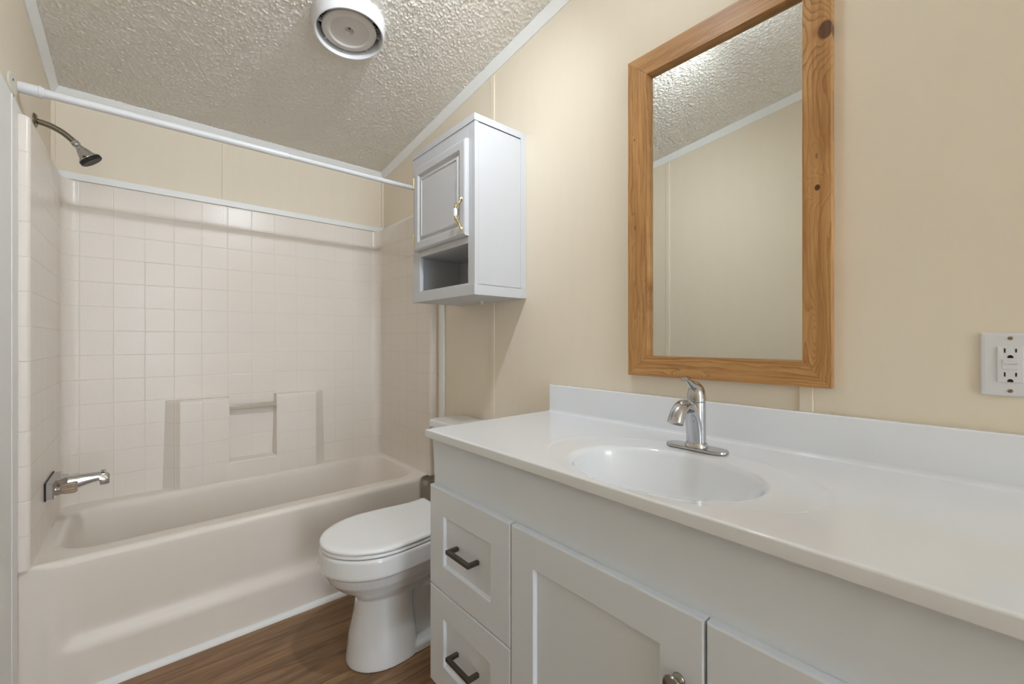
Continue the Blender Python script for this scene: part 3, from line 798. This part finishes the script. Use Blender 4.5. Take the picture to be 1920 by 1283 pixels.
def board(quad_front, mat, nm):
    """mitred board: quad in (y,z), with a slightly eased front edge"""
    cy = sum(q[0] for q in quad_front)/4; cz = sum(q[1] for q in quad_front)/4
    def shrink(d):
        r = []
        for y, z in quad_front:
            r.append((y + (d if y < cy else -d)*.6, z + (d if z < cz else -d)*.6))
        return r
    q0, q1 = quad_front, shrink(.0009)
    b = MB(); b.loft([[(MBK, y, z) for y, z in q0], [(MF+.001, y, z) for y, z in q0], [(MF, y, z) for y, z in q1]], True, True)
    return build(nm, b, mat, mi)
board([(IY1, IZ0), (MY1, MZ0), (MY1, MZ1), (IY1, IZ1)], M['wood_left'], 'frame_stile')
board([(MY0, MZ0), (IY0, IZ0), (IY0, IZ1), (MY0, MZ1)], M['wood_right'], 'frame_stile')['label'] = 'knotty pine stile with a large dark knot'
board([(IY0, IZ1), (IY1, IZ1), (MY1, MZ1), (MY0, MZ1)], M['wood_top'], 'frame_rail')
board([(MY0, MZ0), (MY1, MZ0), (IY1, IZ0), (IY0, IZ0)], M['wood_bottom'], 'frame_rail')
mb = MB(); mb.box(MBK-.006, MBK-.003, IY0+.0005, IY1-.0005, IZ0+.0005, IZ1-.0005)
build('glass', mb, M['mirror'], mi)

# ------------------------------------------------------------------ outlet
ou = thing('wall_outlet', (XR, -.005, 1.146), 'white wall outlet plate on the tan wall above the backsplash', 'outlet')
PX = XR-.0055
lo = [rectloop(-.042, .032, 1.0875, 1.2045, XR-.0005), rectloop(-.042, .032, 1.0875, 1.2045, XR-.003), rectloop(-.040, .030, 1.0895, 1.2025, XR-.0050), rectloop(-.036, .026, 1.0935, 1.1985, PX)]
mb = MB(); mb.loft(lo, True, True); build('cover_plate', mb, M['outlet'], ou)
oy, oz = -.005, 1.146
mb = MB(); mb.box(PX-.0018, PX+.001, oy-.0165, oy+.0165, oz-.0335, oz+.0335, .0012)
re = build('receptacle', mb, M['outlet'], ou)
for s_ in (1, -1):
    zc_ = oz + s_*.0225 if s_ > 0 else oz-.0215
    for q in ((oy+.0058, oy+.0078, zc_-.0008, zc_+.0072), (oy-.0078, oy-.0058, zc_, zc_+.0068)):
        sl = MB(); sl.box(PX-.0021, PX-.0012, *q); build('slot', sl, M['slit'], re)['label'] = 'black plug slot'
    pts = [(oy-.0036, zc_-.0105), (oy+.0036, zc_-.0105)] + [(oy+.0036*cos(a), zc_-.0085+.0036*sin(a)) for a in [pi*k/8 for k in range(9)]]
    sl = MB(); sl.prism(pts, 'x', PX-.0021, PX-.0012); build('ground_hole', sl, M['slit'], re)['label'] = 'black rounded ground hole'
for z in (oz+.0055, oz-.0045):
    mb = MB(); mb.box(PX-.0030, PX-.0015, oy-.0098, oy+.0098, z-.0038, z+.0038, .0006); build('button', mb, M['outlet'], re)
for z, an in ((oz+.0485, .3), (oz-.0485, -.7)):
    mb = MB(); mb.lathe([(.0036, 0), (.0036, .0006), (.0028, .0012)], (PX+.0002, oy, z), (-1, 0, 0), 16)
    sc = build('screw', mb, M['steel'], ou, 40)
    d_ = Vector((0, cos(an), sin(an))); e_ = Vector((0, -sin(an), cos(an))); c_ = Vector((PX-.0012, oy, z))
    q = [c_+d_*.0030*a+e_*.00045*b for a, b in ((-1, -1), (1, -1), (1, 1), (-1, 1))]
    mb = MB(); mb.loft([[tuple(v) for v in q], [tuple(v+Vector((-.0003, 0, 0))) for v in q]], True, True); build('slot', mb, M['slit'], sc)

# ------------------------------------------------------------------ ceiling vent
nrm = Vector((0, -SL, -1)).normalized()
vx, vy = .602, 1.668
vo = Vector((vx, vy, zc(vy)))
ve = thing('ceiling_vent', vo, 'round white ceiling exhaust vent with a dished center disc', 'vent')
mb = MB(); mb.lathe([(0.13536, .001), (0.13536, .006), (0.13248, .030), (0.12864, .055), (0.12576, .060), (0.12192, .060), (0.11952, .056), (0.11616, .030), (0.11328, .008), (0.11328, .001)], vo, nrm, 64, False, False)
build('housing', mb, M['vent'], ve, 35)
mb = MB(); mb.lathe([(0.11328, .002), (0.0576, .002), (0.00096, .002)], vo, nrm, 40, False, True)
build('throat', mb, M['dark'], ve, 35)['label'] = 'dark vent throat'
mb = MB(); mb.lathe([(0.09216, .026), (0.09888, .034), (0.09984, .040), (0.09792, .045), (0.08832, .049), (0.0768, .050), (0.07296, .049), (0.06912, .045), (0.0576, .043), (0.0288, .041), (0.02016, .0405), (0.01824, .042), (0.0168, .040), (0.01584, .030), (0.00096, .029)], vo, nrm, 64, True, True)
dc = build('damper_disc', mb, M['vent_disc'], ve, 35)
mb = MB(); mb.lathe([(0.00384, .0), (0.00384, .0325), (0.00096, .033)], vo, nrm, 12); build('stem', mb, M['pewter'], dc, 35)
u_ = nrm.orthogonal().normalized(); w_ = nrm.cross(u_)
for k in range(8):
    a = 2*pi*k/8+.2; d_ = u_*cos(a)+w_*sin(a); t_ = nrm.cross(d_)
    a0 = vo+nrm*.020+d_*.088; a1 = vo+nrm*.020+d_*.115
    mb = MB(); mb.loft([[tuple(q+t_*.0018*i+nrm*.016*j) for i, j in ((-1, 0), (1, 0), (1, 1), (-1, 1))] for q in (a0, a1)], True, True)
    build('strut', mb, M['vent'], ve)

# ------------------------------------------------------------------ ceiling lamp
lo_ = Vector((LAMP.x, LAMP.y, zc(LAMP.y)))
la = thing('ceiling_lamp', lo_, 'bare round bulb in a white ceiling lampholder above the vanity', 'lamp')
mb = MB(); mb.lathe([(.055, .0005), (.055, .010), (.045, .022), (.026, .030), (.022, .055), (.018, .058)], lo_, nrm, 32)
build('lampholder', mb, M['porcelain'], la, 40)
bm = bmesh.new(); bmesh.ops.create_icosphere(bm, subdivisions=2, radius=.036)
bmesh.ops.translate(bm, verts=bm.verts, vec=LAMP)
mb = MB(); mb.bm(bm); build('bulb', mb, M['bulb'], la, 180)['label'] = 'lit frosted bulb'
